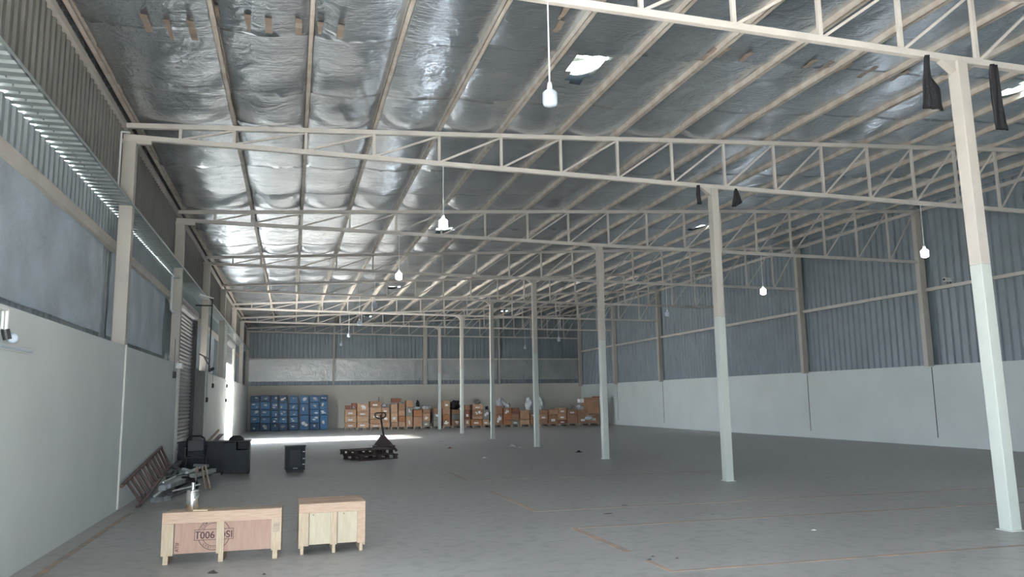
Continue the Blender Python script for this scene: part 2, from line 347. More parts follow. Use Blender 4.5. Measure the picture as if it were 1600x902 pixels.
# ------------------------------------------------------------------ foil ceiling with purlins
PX = [-2.62, -1.05] + [.13+1.177*i for i in range(16)] + [18.92]
def ceil_z(x, y):
    i = 0
    while i < len(PX)-2 and x > PX[i+1]: i += 1
    a, b = PX[i], PX[i+1]; u = min(1, max(0, (x-a)/(b-a))); s = math.sin(math.pi*u)
    ph = ((y-Y1) % BAY)                       # distance behind the last truss
    near = math.exp(-((BAY-ph-.45)/.55)**2)
    q = (y-Y1) % BAY
    seam = q/2.62 if q < 2.62 else ((q-2.62)/2.05 if q < 4.67 else (q-4.67)/(BAY-4.67))
    amp = .035 + .035*noise.noise((i*3.1, y*.35, 1)) + .11*near
    z = zroof(x) - amp*s**.8 - .022*(1-abs(2*s-1))*0 - (.055 if q < 4.67 else .02)*seam*(s**.4)
    z += .018*noise.noise((x*1.3, y*1.1, 4)) + .008*noise.noise((x*4, y*3, 8)) + .004*noise.noise((x*10, y*8, 2))
    cr_ = math.exp(-((q-2.60)/.12)**2)
    z += cr_*(.035*noise.noise((x*7, y*10, 5)) - .012)
    z -= .022*max(0, 1-abs(noise.noise((x*1.1+40, y*.45, 6)))*14)*(s**.5)
    return z
cb = MB(); xs = []
for a, b in zip(PX, PX[1:]):
    for q in range(12): xs.append(a+(b-a)*q/12)
xs = [-3.0] + xs + [PX[-1], 19.3]
ys = [FRONT_Y + (YB+.3-FRONT_Y)*j/520 for j in range(521)]
for k in range(-1, 8):
    for q in (2.62, 4.67):
        yy = YK(k)+q
        if FRONT_Y < yy < YB: ys = [v for v in ys if abs(v-yy) > .03] + [yy-.012, yy+.003]
ys.sort()
extra = []
for y in ys:
    for x in xs: cb.v.append((x, y, ceil_z(x, y)))
nx = len(xs)
for j in range(len(ys)-1):
    for i in range(nx-1):
        cx_, cy_ = (xs[i]+xs[i+1])/2, (ys[j]+ys[j+1])/2
        hole = False
        for (vx, vy) in VENTS:
            a = math.atan2(cy_-vy, cx_-vx); rr = .28 + .03*math.sin(3*a+vx) + .02*math.sin(5*a)
            if math.hypot(cx_-vx, (cy_-vy)/1.9) < rr: hole = True
        if not hole:
            k = j*nx+i; cb.f.append((k, k+nx, k+nx+1, k+1)); cb.m.append(0)
ceil = struct(cb.build('ceiling', 'foil', smooth=True))
# outer roof sheet, opaque, above the foil
rb = MB(); ry = sorted({FRONT_Y-.3, YB+.4} | {v[1]+s*.6 for v in VENTS for s in (-1, 1)})
rx = [-3.4, 3.8, 4.8, 12.35, 13.15, 19.5]
for j in range(len(ry)-1):
    for i in range(len(rx)-1):
        cx_, cy_ = (rx[i]+rx[i+1])/2, (ry[j]+ry[j+1])/2
        if i in (1, 3) and any(abs(cy_-v[1]) < .3 for v in VENTS): continue
        x0, x1, y0, y1 = rx[i], rx[i+1], ry[j], ry[j+1]
        rb.hexa([(x0,y0,zroof(x0)+.14),(x1,y0,zroof(x1)+.14),(x1,y1,zroof(x1)+.14),(x0,y1,zroof(x0)+.14),(x0,y0,zroof(x0)+.17),(x1,y0,zroof(x1)+.17),(x1,y1,zroof(x1)+.17),(x0,y1,zroof(x0)+.17)])
rs = rb.build('roof_sheet', 'clad', ceil)
PLAB = ['first', 'second', 'third', 'fourth', 'fifth', 'sixth', 'seventh', 'eighth', 'ninth', 'tenth', 'eleventh', 'twelfth', 'thirteenth', 'fourteenth', 'fifteenth', 'sixteenth', 'seventeenth', 'eighteenth', 'nineteenth', 'twentieth']
for i, x in enumerate(PX[:-1]):
    z = zroof(x)
    p = MB()
    p.box(-.035, .035, 0, YB-FRONT_Y, -.115, -.108); p.box(-.035, -.028, 0, YB-FRONT_Y, -.115, .0); p.box(.028, .035, 0, YB-FRONT_Y, -.115, -.09); p.box(-.035, .03, 0, YB-FRONT_Y, -.006, 0)
    o = p.build('purlin', 'purlin'); o.location = (x, FRONT_Y, z)
    tag(o, 'rust-spotted beige roof purlin running the length of the hall, %s from the left wall' % PLAB[i], 'purlin', 'purlins under the foil ceiling')
# brown tape strips hanging on the foil seam near the first truss
for i, (px, py, L_) in enumerate([(229, 30, .26), (265, 42, .35), (301, 43, .34), (337, 22, .22), (388, 32, .25), (420, 35, .22), (467, 40, .25), (500, 42, .2), (532, 42, .25), (873, 40, .2), (880, 20, .2), (1003, 82, .2), (1108, 85, .24), (1130, 82, .2), (1165, 85, .2), (1265, 95, .2), (1290, 100, .2), (1318, 105, .22), (1355, 110, .25), (1405, 115, .25)]):
    d = ray(px, py); t = (6.28+.0535*2.6-O.z)/(d.z-.0535*d.x); p = O+d*t
    zz = min(ceil_z(p.x, p.y+q) for q in (-.2, -.1, 0, .1, .2))-.012
    L_ *= 1.7; mb = MB(); n = 5
    for j in range(n+1):
        yy = -L_/2 + L_*j/n; w_ = .042*(1-.12*j*(i % 3 == 1)); dz = -.01*math.sin(j*1.7+i)
        mb.v += [(-w_, yy, dz), (w_, yy, dz-.006), (w_, yy, dz+.0), (-w_, yy, dz+.006)]
    for j in range(n):
        for q in range(4): mb.f.append((j*4+q, j*4+(q+1) % 4, (j+1)*4+(q+1) % 4, (j+1)*4+q)); mb.m.append(0)
    o = mb.build('tape_strip', 'tape'); o.location = (p.x, p.y, zz)
    tag(o, 'short brown tape strip on the foil ceiling, %s from the left' % PLAB[i], 'tape strip', 'brown tape strips on the foil ceiling')

# ------------------------------------------------------------------ trusses
PV = [-1.9] + PX[1:-1]
def make_truss():
    t = thing('roof_truss', '', 'roof truss', (0, 0, 0), 0, 'roof trusses')
    MB().beam((-2.76, 0, ztop(-2.76)), (XR, 0, ztop(XR)), .08, .085).build('top_chord', 'steel', t, .006)
    MB().beam((-2.76, 0, zbot(-2.76)), (XC, 0, zbot(XC)), .08, .085).beam((XC, 0, zbot(XC)), (XR, 0, zbot(XR)), .08, .085).build('bottom_chord', 'steel', t, .006)
    for i, x in enumerate(PV+[XR-.15]):
        MB().box(x-.025, x+.025, -.025, .025, zbot(x)+.03, ztop(x)-.03).build('vertical_strut', 'steel', t)
    L_ = PV+[XR-.15]
    for a, b in zip(L_, L_[1:]):
        MB().beam((a+.04, -.0, zbot(a)+.04), (b-.03, .0, ztop(b)-.05), .035, .035).build('diagonal_strut', 'steel', t)
    return t
tr = make_truss()
for k in range(1, 9):
    o = tr if k == 1 else copy_tree(tr)
    o.location.y = YK(k) if k < 8 else YB-.06
    o['label'] = 'beige steel lattice roof truss spanning the hall, %s the camera' % (ORD[k-1] + (' to' if k < 8 else ' from'))

# ------------------------------------------------------------------ columns
def make_col():
    c = thing('steel_column', '', 'column', group='free-standing columns down the hall')
    sp = 3.15
    MB().box(-.075, .075, -.085, .085, .008, sp).build('lower_shaft', 'steel_white', c, .008)
    MB().box(-.0755, .0755, -.0855, .0855, sp, 5.75).build('upper_shaft', 'steel_col', c, .008)
    MB().box(-.1, .1, -.11, .11, 0, .012).build('base_plate', 'steel_white', c)
    MB().hexa([(-.26,-.05,5.74),(.26,-.05,5.74),(.26,.05,5.74),(-.26,.05,5.74),(-.28,-.05,5.758),(.28,-.05,5.758),(.28,.05,5.758),(-.28,.05,5.758)]).hexa([(-.09,-.05,5.62),(-.07,-.05,5.62),(-.07,.05,5.62),(-.09,.05,5.62),(-.26,-.05,5.745),(-.07,-.05,5.745),(-.07,.05,5.745),(-.26,.05,5.745)]).build('cap_bracket', 'steel_col', c)
    return c
c0 = make_col()
for k in range(1, 8):
    o = c0 if k == 1 else copy_tree(c0); o.location = (XC, YK(k), 0)
    o['label'] = 'square steel column painted white below and beige above, %s the camera in the middle row' % (ORD[k-1]+' to' if k < 7 else 'farthest from')
c0.rotation_euler = (0, R(-.9), 0); c0.location.x = XC+.05
def make_lcol(h0, h1, x0, x1, name, label, group):
    c = thing(name, label, 'column', group=group)
    MB().box(x0, x1, -.085, .085, h0, h1).build('shaft', 'steel_col', c, .006)
    MB().box(x0-.02, x1+.02, -.1, .1, h0, h0+.012).build('base_plate', 'steel', c)
    return c
l0 = make_lcol(2.53, 5.88, 0, .2, 'wall_column', '', 'columns on the left wall')
MB().box(-.02, .42, -.04, .04, 5.86, 5.93).build('cap_plate', 'steel', l0)
for k in range(2, 9):
    o = l0 if k == 2 else copy_tree(l0); o.location = (-2.755, YK(k) if k < 8 else YB-.15, .09 if k > 3 else 0)
    o['label'] = 'beige steel column standing on the white left wall, %s the camera' % (ORD[k-2]+' to' if k < 8 else 'farthest from')
r_ = make_lcol(2.42, 7.28, -.22, 0, 'wall_column', '', 'columns on the right wall')
for k in range(1, 9):
    o = r_ if k == 1 else copy_tree(r_); o.location = (19.02, YK(k) if k < 8 else YB-.12, .0)
    o['label'] = 'beige steel column against the blue-grey sheeted right wall, %s the camera' % (ORD[k-1]+(' to' if k < 8 else ' from'))
for i, (x, w_, zt) in enumerate([(2.49, .1, 6.35), (8.25, .26, 6.7), (13.2, .1, 7.0)]):
    c = make_lcol(2.6, zt, -w_/2, w_/2, 'wall_column', ['thin', 'wide', 'thin'][i]+' beige post on the back wall, '+['leftmost', 'in the middle', 'rightmost'][i]+' of three', 'posts on the back wall'); c.location = (x, YB-.02, 0)

# ------------------------------------------------------------------ pendant lamps
def make_lamp(on, drop=.93):
    t = thing('pendant_lamp', '', 'lamp', group='bulbs hanging on rods from the trusses')
    MB().cyl((0,0,0), (0,0,-drop), .009, n=10).build('rod', 'white_plastic', t)
    MB().lathe([(0,-drop+.02),(.022,-drop+.02),(.028,-drop-.01),(.03,-drop-.06),(0,-drop-.06)], 16).build('lamp_holder', 'white_plastic', t, smooth=True)
    z = -drop-.05
    MB().lathe([(.025,z),(.05,z-.02),(.078,z-.045),(.08,z-.15),(.07,z-.18),(.03,z-.195),(0,z-.197)], 20).build('bulb', 'bulb_on' if on else 'bulb_off', t, smooth=True)
    return t
lon, loff = make_lamp(True), make_lamp(False); used = set()
spots = []
for k in range(1, 8):
    for x in (2.56, 13.2):
        if k == 1 and x > 10: continue
        spots.append((k, x, k in (2, 3)))
for k, x, on in spots:
    src = lon if on else loff
    o = src if on not in used else copy_tree(src); used.add(on)
    o.location = (x, YK(k), zbot(x)-.04)
    o['label'] = '%s bulb on a thin white rod under the %s truss, %s side' % ('glowing white' if on else 'unlit white', ORD[k-1], 'left' if x < 8 else 'right')

# ------------------------------------------------------------------ roof ventilators
for i, (vx, vy) in enumerate(VENTS):
    t = thing('roof_ventilator', 'round roof vent opening with daylight in the foil ceiling, %s pair from the camera, %s' % (PLAB[i//2], 'left' if i % 2 == 0 else 'right'), 'roof vent', (vx, vy, zroof(vx)), 0, 'roof vents')
    mb = MB(); n = 28
    for j in range(n):
        a = 2*math.pi*j/n; c_, s_ = math.cos(a), math.sin(a)
        mb.v += [(.33*c_, .6*s_, .05), (.33*c_, .6*s_, .32), (.36*c_, .63*s_, .32), (.36*c_, .63*s_, .05)]
    for j in range(n):
        q = (j+1) % n
        for e in range(4): mb.f.append((j*4+e, q*4+e, q*4+(e+1) % 4, j*4+(e+1) % 4)); mb.m.append(0)
    mb.build('throat', 'vent', t)
    mb = MB(); mb.box(-.42, .42, .5, .72, .3, .33); mb.box(-.42, .42, -.72, -.5, .3, .33)
    mb.box(-.62, -.34, -.95, .95, .05, .78); mb.box(.33, .6, -.7, .7, .12, .3)  # tall left box is an added baffle keeping direct sun out of the vent
    mb.build('kerb_sun_baffle', 'vent', t)

# ------------------------------------------------------------------ black cloths hanging from the bottom chord
def cloth(name, pts, y, label, depth=.05):
    """pts: list of (x left, x right, z) from the top down"""
    mb = MB(); n = 8; rows = []
    # densify
    for (a0, b0, z0), (a1, b1, z1) in zip(pts, pts[1:]):
        for j in range(4): t = j/4; rows.append((a0+(a1-a0)*t, b0+(b1-b0)*t, z0+(z1-z0)*t))
    rows.append(pts[-1])
    for side in (0, 1):
        for r, (a, b, z) in enumerate(rows):
            for i in range(n+1):
                x = a+(b-a)*i/n; f = depth*(noise.noise((x*14, z*3, y))*.8 + math.sin(i*1.9)*.25)
                mb.v.append((x, y+f+(.012 if side else -.012), z))
    k = len(rows)*(n+1)
    for side in (0, 1):
        for r in range(len(rows)-1):
            for i in range(n):
                q = side*k+r*(n+1)+i; mb.f.append((q, q+1, q+n+2, q+n+1)); mb.m.append(0)
    for r in range(len(rows)-1):
        for i in (0, n): q = r*(n+1)+i; mb.f.append((q, q+n+1, q+n+1+k, q+k)); mb.m.append(0)
    for r in (0, len(rows)-1):
        for i in range(n): q = r*(n+1)+i; mb.f.append((q, q+1, q+1+k, q+k)); mb.m.append(0)
    o = mb.build(name, 'black_cloth', smooth=True); tag(o, label, 'cloth', 'black cloths hanging from the trusses'); return o
y = Y1-.05
cloth('hanging_cloth', [(7.50,7.56,5.78),(7.46,7.58,5.5),(7.44,7.66,5.36),(7.42,7.67,5.28),(7.39,7.72,5.08)], y, 'ragged black cloth widening downward, hung left of the nearest column top')
cloth('hanging_cloth', [(8.50,8.64,5.76),(8.49,8.68,5.6),(8.49,8.66,5.3),(8.49,8.67,5.0),(8.50,8.70,4.90)], y, 'long straight black cloth strip hung right of the nearest column top')
y = YK(2)-.05
cloth('hanging_cloth', [(7.70,7.76,5.80),(7.68,7.76,5.6),(7.71,7.79,5.41)], y, 'narrow black cloth strip hung left of the second column top')
cloth('hanging_cloth', [(8.56,8.61,5.78),(8.53,8.66,5.62),(8.50,8.72,5.50),(8.48,8.56,5.40)], y, 'small bunched black cloth hung right of the second column top')

# ------------------------------------------------------------------ left wall fittings
t = thing('conduit_pipe', 'white plastic pipe running down the left wall under the nearest wall column', 'pipe', (XL+.012, 13.40, 0))
MB().cyl((0,0,.02), (0,0,2.55), .018, n=10).build('pipe', 'pipe', t)
MB().cyl((0,0,1.2), (0,0,1.24), .022, n=10).build('pipe_clip', 'pipe', t)
t = thing('conduit_pipe', 'thin white pipe beside the nearest left wall column, high above the white wall', 'pipe', (-2.70, 12.98, 0))
MB().path([(0,0,4.88),(0,0,5.9),(.1,.1,5.93)], .014).build('pipe', 'white_plastic', t)
t = thing('conduit_pipe', 'white pipe run with a junction box beside the closed shutter', 'pipe', (XL+.02, 19.2, 0))
MB().path([(0,0,.1),(0,0,2.6)], .018).path([(0,.25,.1),(0,.25,2.4)], .014).build('pipe', 'pipe', t)
MB().box(-.02,.10,-.16,.12,2.42,2.54).build('junction_box', 'white_plastic', t)
t = thing('conduit_pipe', 'white pipe with an elbow next to the second left wall column', 'pipe', (-2.70, 18.95, 0))
MB().path([(.1,.3,4.55),(0,0,4.5),(0,0,3.75),(.06,.12,3.68)], .03).build('pipe', 'white_plastic', t)
t = thing('wall_lamp', 'white globe bulb in a dark holder at the end of a white wall pipe', 'lamp', (XL+.03, 7.98, 0))
MB().path([(0,-.4,2.49),(0,-.02,2.49),(.0,.0,2.47),(0,.0,2.30)], .022).path([(-.01,-.06,2.46),(-.01,-.06,2.30)], .012).build('pipe', 'white_plastic', t)
MB().cyl((0,0,2.30), (.02,.01,2.21), .035, n=12).build('lamp_holder', 'dark', t)
MB().lathe([(0,-.048),(.025,-.042),(.045,-.018),(.045,.018),(.025,.042),(0,.048)], 16, (.045,.07,2.225)).build('bulb', 'bulb_off', t, smooth=True)
t = thing('tube_light', 'slim unlit white batten tube light on the white left wall', 'light fitting', (XL, 7.3, 0))
MB().box(0,.035,0,1.42,2.12,2.165).build('batten', 'white_plastic', t, .004)
MB().cyl((.05,.03,2.14),(.05,1.39,2.14),.014,n=10).build('tube','bulb_off',t)
def sock(y, z, label):
    t = thing('switch_box', label, 'switch box', (XL, y, z), 0, 'switch boxes on the left wall')
    MB().box(0,.06,-.055,.055,-.075,.075).build('housing', 'dark', t, .008); MB().box(.06,.066,-.035,.035,-.045,.045).build('cover', 'black_plastic', t)
    MB().cyl((.02,0,.07),(.02,0,.8),.005,n=8).build('cable', 'dark', t)
for (px, py, l) in ((321.5, 625, 'black switch box on the white wall past the closed shutter'), (331, 603, 'small black socket high on the white wall left of the open door'), (355, 626, 'dark switch box beside the bright open door'), (270, 586, 'small grey socket on the white wall just before the shutter')):
    p = at(0, XL, px, py); 
    if l.startswith('dark switch'): p.y = 33.1
    sock(p.y, p.z, l)
t = thing('shutter_bracket', 'black rod and arm bracket sticking out beside the fourth bay of the left wall', 'bracket', (-2.62, 25.35, 0))
MB().box(-.32, .2, -.02, .02, 4.60, 4.64).path([(.18,0,4.85),(.16,0,2.6)], .018).build('upright_rod', 'dark', t)
MB().path([(.1,-2.6,4.62),(.2,.1,4.86)], .018).build('pale_arm', 'white_plastic', t)
MB().path([(.18,0,2.95),(.1,-2.1,3.0)], .02).path([(.18,0,2.75),(.1,-1.1,3.0)], .02).build('lower_arm', 'dark', t)
MB().path([(.18,0,2.62),(.3,-.3,2.66)], .05).build('chain_wheel', 'dark', t)
t = thing('security_camera', 'small white camera on the rail of the right wall behind the nearest column', 'camera', (18.9, 18.4, 4.86))
MB().box(-.22,.0,-.06,.06,.04,.16).build('housing','white_plastic',t,.01); MB().cyl((0,0,-.02),(0,0,.06),.02).build('mount','dark',t); MB().cyl((-.225,0,.1),(-.235,0,.1),.04).build('lens','black_plastic',t)

# ------------------------------------------------------------------ wooden crates in the foreground
def text_mesh(txt, size, name, material, parent, loc, rot):
    cu = bpy.data.curves.new(name, 'FONT'); cu.body = txt; cu.size = size; cu.align_x = 'CENTER'; cu.align_y = 'CENTER'; cu.extrude = .0006; cu.offset = size*.017
    tmp = bpy.data.objects.new('tmp', cu); COL.objects.link(tmp)
    dg = bpy.context.evaluated_depsgraph_get(); me = bpy.data.meshes.new_from_object(tmp.evaluated_get(dg)); bpy.data.objects.remove(tmp)
    me.materials.clear(); me.materials.append(M[material]); o = bpy.data.objects.new(name, me); COL.objects.link(o); o.parent = parent
    o.location = loc; o.rotation_euler = rot; return o
# long crate: local x along its front, front face at y=0, feet .09
W1, D1, H1 = 1.165, .30, .50
cr = thing('wooden_crate', 'long low wooden crate with pink plywood front, stencilled stamp and flask on top', 'crate', (-1.235, 8.74, 0), R(-2.2), 'wooden crates in the foreground')
MB().box(.02, W1-.02, .022, .032, .10, .42).build('front_panel', 'plypink', cr)
MB().box(.02, W1-.02, D1-.032, D1-.022, .10, .42).build('back_panel', 'plypink', cr)
MB().box(0, W1, 0, .022, .40, .495).build('top_rail', 'pine2', cr, .003)
MB().box(0, W1, D1-.022, D1, .40, .495).build('top_rail', 'pine2', cr, .003)
for x0, x1 in ((0, .115), (.525, .60), (W1-.10, W1)):
    MB().box(x0, x1, .0, .021, .085, .40).build('front_batten', 'pine_v', cr, .003)
for x0 in (0, W1-.022):
    MB().box(x0, x0+.022, .022, D1-.022, .09, .495).build('side_board', 'pine', cr, .003)
for x0 in (.02, .548, W1-.085):
    MB().box(x0, x0+.05, .01, D1-.01, 0, .09).build('foot', 'pine', cr, .003)
for j, (y0, y1, mt) in enumerate(((0, .1, 'pine2'), (.102, .2, 'palewood'), (.202, D1, 'palewood'))):
    MB().box(-.0, W1, y0, y1, .495, .51).build('lid_board', mt, cr, .002)
MB().box(.115, .121, .016, .0225, .10, .40).build('joint_gap', 'dark', cr)
MB().box(W1-.082, W1-.018, -.002, .0, .27, .37).build('stain_patch', 'palewood', cr)
# stamp (upside down on the plywood), ring built from arcs
st = MB(); cx_, cz_ = .50, .275
def ring(mb, r, w_, z0=None, z1=None):
    n = 60
    for i in range(n):
        a, b = 2*math.pi*i/n, 2*math.pi*(i+1)/n
        zz = cz_+r*math.sin((a+b)/2)
        if zz > .397 or (abs(zz-cz_) < .052): continue
        mb.add([(cx_+(r-w_)*math.cos(a), .0205, cz_+(r-w_)*math.sin(a)), (cx_+(r+w_)*math.cos(a), .0205, cz_+(r+w_)*math.sin(a)), (cx_+(r+w_)*math.cos(b), .0205, cz_+(r+w_)*math.sin(b)), (cx_+(r-w_)*math.cos(b), .0205, cz_+(r-w_)*math.sin(b))], [(0,1,2,3)])
ring(st, .155, .003); ring(st, .115, .0025)
for (x0, x1, z0, z1) in ((cx_-.19, cx_+.19, .049, .054), (cx_-.19, cx_+.19, -.054, -.049), (cx_-.19, cx_-.185, -.05, .05), (cx_+.185, cx_+.19, -.05, .05)):
    st.add([(x0,.0205,cz_+z0),(x1,.0205,cz_+z0),(x1,.0205,cz_+z1),(x0,.0205,cz_+z1)], [(0,1,2,3)])
so_ = st.build('stamp_ring', 'ink', cr)
text_mesh('ISO 9001', .096, 'stamp_text', 'ink', cr, (cx_, .020, cz_), (R(90), R(180), 0))
MB().box(cx_-.178, cx_-.128, .0197, .0205, cz_+.026, cz_+.036).build('stamp_serif', 'ink', cr)
for i, ch in enumerate('CERTIFIED'):
    a = R(225+i*11); text_mesh(ch, .028, 'stamp_text', 'ink', cr, (cx_+.135*math.cos(a), .020, cz_+.135*math.sin(a)), (R(90), -(a+R(90))+R(180)*0, 0))
for i, ch in enumerate('COMPANY'):
    a = R(148-i*12); text_mesh(ch, .028, 'stamp_text', 'ink', cr, (cx_+.135*math.cos(a), .020, cz_+.135*math.sin(a)), (R(90), -(a-R(90)), 0))
text_mesh('ATIII', .045, 'side_text', 'ink', cr, (.150, .020, .165), (R(90), R(-90), 0))
# square crate
W2, D2, H2 = .70, .62, .51
c2 = thing('wooden_crate', 'small square wooden crate with cream plywood front and slatted pink-brown top', 'crate', (.105, 8.80, 0), R(1.0), 'wooden crates in the foreground')
MB().box(.01, W2-.01, .02, .03, .095, .44).build('front_panel', 'plycream', c2); MB().box(.01, W2-.01, D2-.03, D2-.02, .095, .44).build('back_panel', 'plycream', c2)
MB().box(0, W2, 0, .021, .425, .505).build('top_rail', 'pine2', c2, .003); MB().box(0, W2, D2-.021, D2, .425, .505).build('top_rail', 'pine2', c2, .003)
for x0, x1, mt in ((0, .105, 'pine_v'), (.33, .40, 'pine_v'), (W2-.085, W2, 'pine2')): MB().box(x0, x1, 0, .0205, .085, .425).build('front_batten', mt, c2, .003)
for x0 in (0, W2-.02): MB().box(x0, x0+.02, .02, D2-.02, .06, .505).build('side_board', 'pine', c2, .003)
for x0 in (.02, .35, W2-.06): MB().box(x0, x0+.035, .01, D2-.01, 0, .09).build('foot', 'pine', c2, .003)
for j in range(5):
    MB().box(0, W2, j*D2/5, (j+1)*D2/5-.012, .505, .523).build('lid_board', ['pine2', 'plypink', 'pine2', 'plypink', 'pine2'][j], c2, .002)
MB().box(.105, .110, .015, .0205, .095, .425).box(.400, .405, .015, .0205, .095, .425).build('joint_gap', 'dark', c2)
for x in (.15, .47): MB().cyl((x, -.001, .405), (x, .0, .405), .006, n=8).build('screw_head', 'dark', c2)
# loose offcut and flask on the long crate
o = MB().box(-.075,.075,-.10,.10,0,.014).build('wood_offcut', 'pine', None, .002); o.location = (-.855, 8.865, .5105); o.rotation_euler = (0, 0, R(-14)); tag(o, 'short pale board offcut lying on the long crate beside the flask', 'board')
t = thing('steel_flask', 'polished stainless steel flask with narrow cap standing on the long crate', 'flask', (-.965, 8.86, .5105))
MB().lathe([(0,0),(.058,0),(.063,.006),(.063,.198),(.057,.207),(.02,.211)], 32).build('body', 'steel_pol', t, smooth=True)
MB().lathe([(0,.285),(.017,.284),(.019,.278),(.019,.214),(.022,.205)], 24).build('cap', 'steel_pol', t, smooth=True)

# ------------------------------------------------------------------ black desk, chair, cabinet
t = thing('office_desk', 'long black office desk beside the closed shutter with open shelf at its right end', 'desk', (-2.44, 19.1, 0), 0)
Wd = 1.53
MB().box(-.02, Wd+.02, -.02, .62, .73, .757).build('desktop', 'black', t, .003)
MB().box(0, .55, .02, .04, .05, .73).build('front_panel', 'black', t); MB().box(.55, .95, .08, .10, .04, .73).build('modesty_panel', 'black', t)
MB().box(.93, .95, .0, .6, .0, .73).build('side_panel', 'black', t); MB().box(1.22, 1.24, .0, .6, .05, .73).build('side_panel', 'black', t); MB().box(Wd-.02, Wd, .0, .6, 0, .73).build('side_panel', 'black', t); MB().box(0, .02, .0, .6, 0, .73).build('side_panel', 'black', t)
MB().box(.95, 1.22, .0, .02, .08, .71).build('cupboard_door', 'black', t, .002); MB().box(1.24, Wd-.02, .0, .02, .05, .52).build('cupboard_door', 'black', t, .002)
MB().box(1.24, Wd-.02, .02, .6, .52, .54).build('shelf', 'black', t); MB().box(.95, Wd-.02, .58, .6, .05, .73).build('back_panel', 'black', t)
MB().box(.97, Wd, .02, .58, .02, .08).build('plinth', 'black', t)
o = MB().lathe([(0,.13),(.09,.12),(.16,.07),(.18,.02),(.17,0),(0,0)], 18).build('black_bag', 'black_cloth', None, smooth=True); o.location = (-1.22, 19.4, .757); o.scale = (.95, .7, .85); tag(o, 'crumpled black bag lying on the right end of the black desk', 'bag')
t = thing('plastic_chair', 'black chair with arched open back standing in front of the black desk', 'chair', (-2.02, 18.75, 0), R(8))
MB().box(-.21,.21,-.2,.2,.43,.455).build('seat','black_plastic',t,.01)
arch = [(-.20,.2,.45),(-.20,.24,.7),(-.17,.26,.84),(-.10,.27,.89),(.10,.27,.89),(.17,.26,.84),(.20,.24,.7),(.20,.2,.45)]
MB().path(arch,.02).build('back_frame','black_plastic',t); MB().box(-.17,.17,.235,.25,.56,.80).build('backrest','black_plastic',t,.01)
for sx in (-1,1):
    for sy in (-1,1): MB().cyl((sx*.19,sy*.18,.44),(sx*.23,sy*.22,0),.016).build('leg','black_plastic',t)
    MB().path([(sx*.21,.2,.64),(sx*.23,-.16,.64),(sx*.22,-.18,.44)],.014).build('armrest','dark',t)
t = thing('black_cabinet', 'small glossy black cabinet standing alone on the floor right of the desk', 'cabinet', (-.10, 19.02, 0), R(4))
MB().box(0,.44,.0,.46,.05,.585).build('body','black',t,.004); MB().box(-.012,.455,-.02,.48,.585,.605).build('top_panel','black',t,.004)
MB().box(.09,.34,-.014,.0,.13,.52).build('door','black_plastic',t,.004); MB().box(.17,.27,-.024,-.014,.09,.10).build('handle','zinc',t)
MB().box(.03,.41,.02,.44,0,.05).build('plinth','black_plastic',t); 
for z in (.17,.30,.46): MB().box(.38,.43,-.018,.0,z,z+.02).build('hinge','zinc',t)

# ------------------------------------------------------------------ ladder, tubes
U0, U1, B0, B1 = Vector((-2.50, 13.44, .36)), Vector((-2.50, 17.15, .76)), Vector((-2.28, 13.75, .03)), Vector((-2.28, 16.9, .40))
t = thing('metal_ladder', 'red-brown metal ladder lying on its side against the white left wall', 'ladder', (0,0,0))
MB().cyl(U0,U1,.028).build('rail','rust',t); MB().cyl(B0,B1,.028).build('rail','rust',t)
for i in range(11):
    f = i/10; a = U0.lerp(U1,.10+.89*f); b = B0.lerp(B1,.05+.93*f); MB().cyl(a,b,.024).build('rung','rust',t)
MB().cyl(B0+Vector((-.02,-.15,-.005)),B0,.02).build('foot_peg','rust',t)
def ptube(x0,y0,x1,y1,Ya,Yb,r,mt,label,flat=0,zmin=.03,cat='tube',name='metal_tube'):
    a = at(1,Ya,x0,y0); b = at(1,Yb,x1,y1); a.z=max(a.z,zmin); b.z=max(b.z,zmin)
    mb = MB(); (mb.beam(a,b,flat,r*2) if flat else mb.cyl(a,b,r,n=10)); o = mb.build(name,mt); return tag(o,label,cat,'scrap tubes and sections heaped by the ladder')
TL = ['lowest long pale tube','upper long pale tube','flat bar at the near end','short dark channel at the near end','thick grey box section','wide grey section in the middle','dark flat bar in the middle','thin pale tube on the right',
 'long dark flat bar crossing the top','pale strip pointing up to the right','grey section sticking out to the right','short grey bar at the top','dark channel nearest the wall','flat grey piece on the floor','dark round tube at the right','dark section leaning at the back','grey section lying across the back']
TB = [(241,776,292,739,14.6,16.8,.018,'pale_tube',0),(255,754,288,738,15.2,17.2,.016,'pale_tube',0),(243,785,300,762,14.4,15.9,.02,'zinc',.06),(250,783,262,775,14.4,14.9,.04,'zinc_dark',.1),
 (253,763,290,745,15.0,16.6,.045,'zinc',.12),(262,760,296,748,15.2,16.3,.04,'zinc',.1),(266,772,300,757,14.8,15.9,.022,'zinc_dark',.08),(270,768,312,757,14.9,15.8,.014,'pale_tube',0),
 (262,748,330,737,16.2,17.0,.03,'zinc_dark',.1),(292,739,318,728,16.4,17.4,.018,'pale_tube',.05),(300,744,334,735,16.0,17.0,.035,'zinc',.1),(285,733,318,741,17,16.8,.02,'zinc',.06),
 (268,728,284,738,18,17.2,.03,'zinc_dark',.1),(240,786,262,783,14.3,14.6,.035,'zinc',.12),(300,750,330,742,16,16.8,.02,'zinc_dark',0),(262,742,280,722,17.2,18.6,.03,'zinc_dark',.12),(275,735,300,742,17.6,16.6,.025,'zinc',.1)]
for i,(x0,y0,x1,y1,a,b,r,mt,fl_) in enumerate(TB):
    ptube(x0,y0,x1,y1,a,b,r,mt,TL[i]+' in the scrap heap beside the ladder',fl_)
t = thing('trestle_leg', 'pale folded trestle leaning at the right edge of the scrap heap', 'trestle', (-1.56,16.0,0))
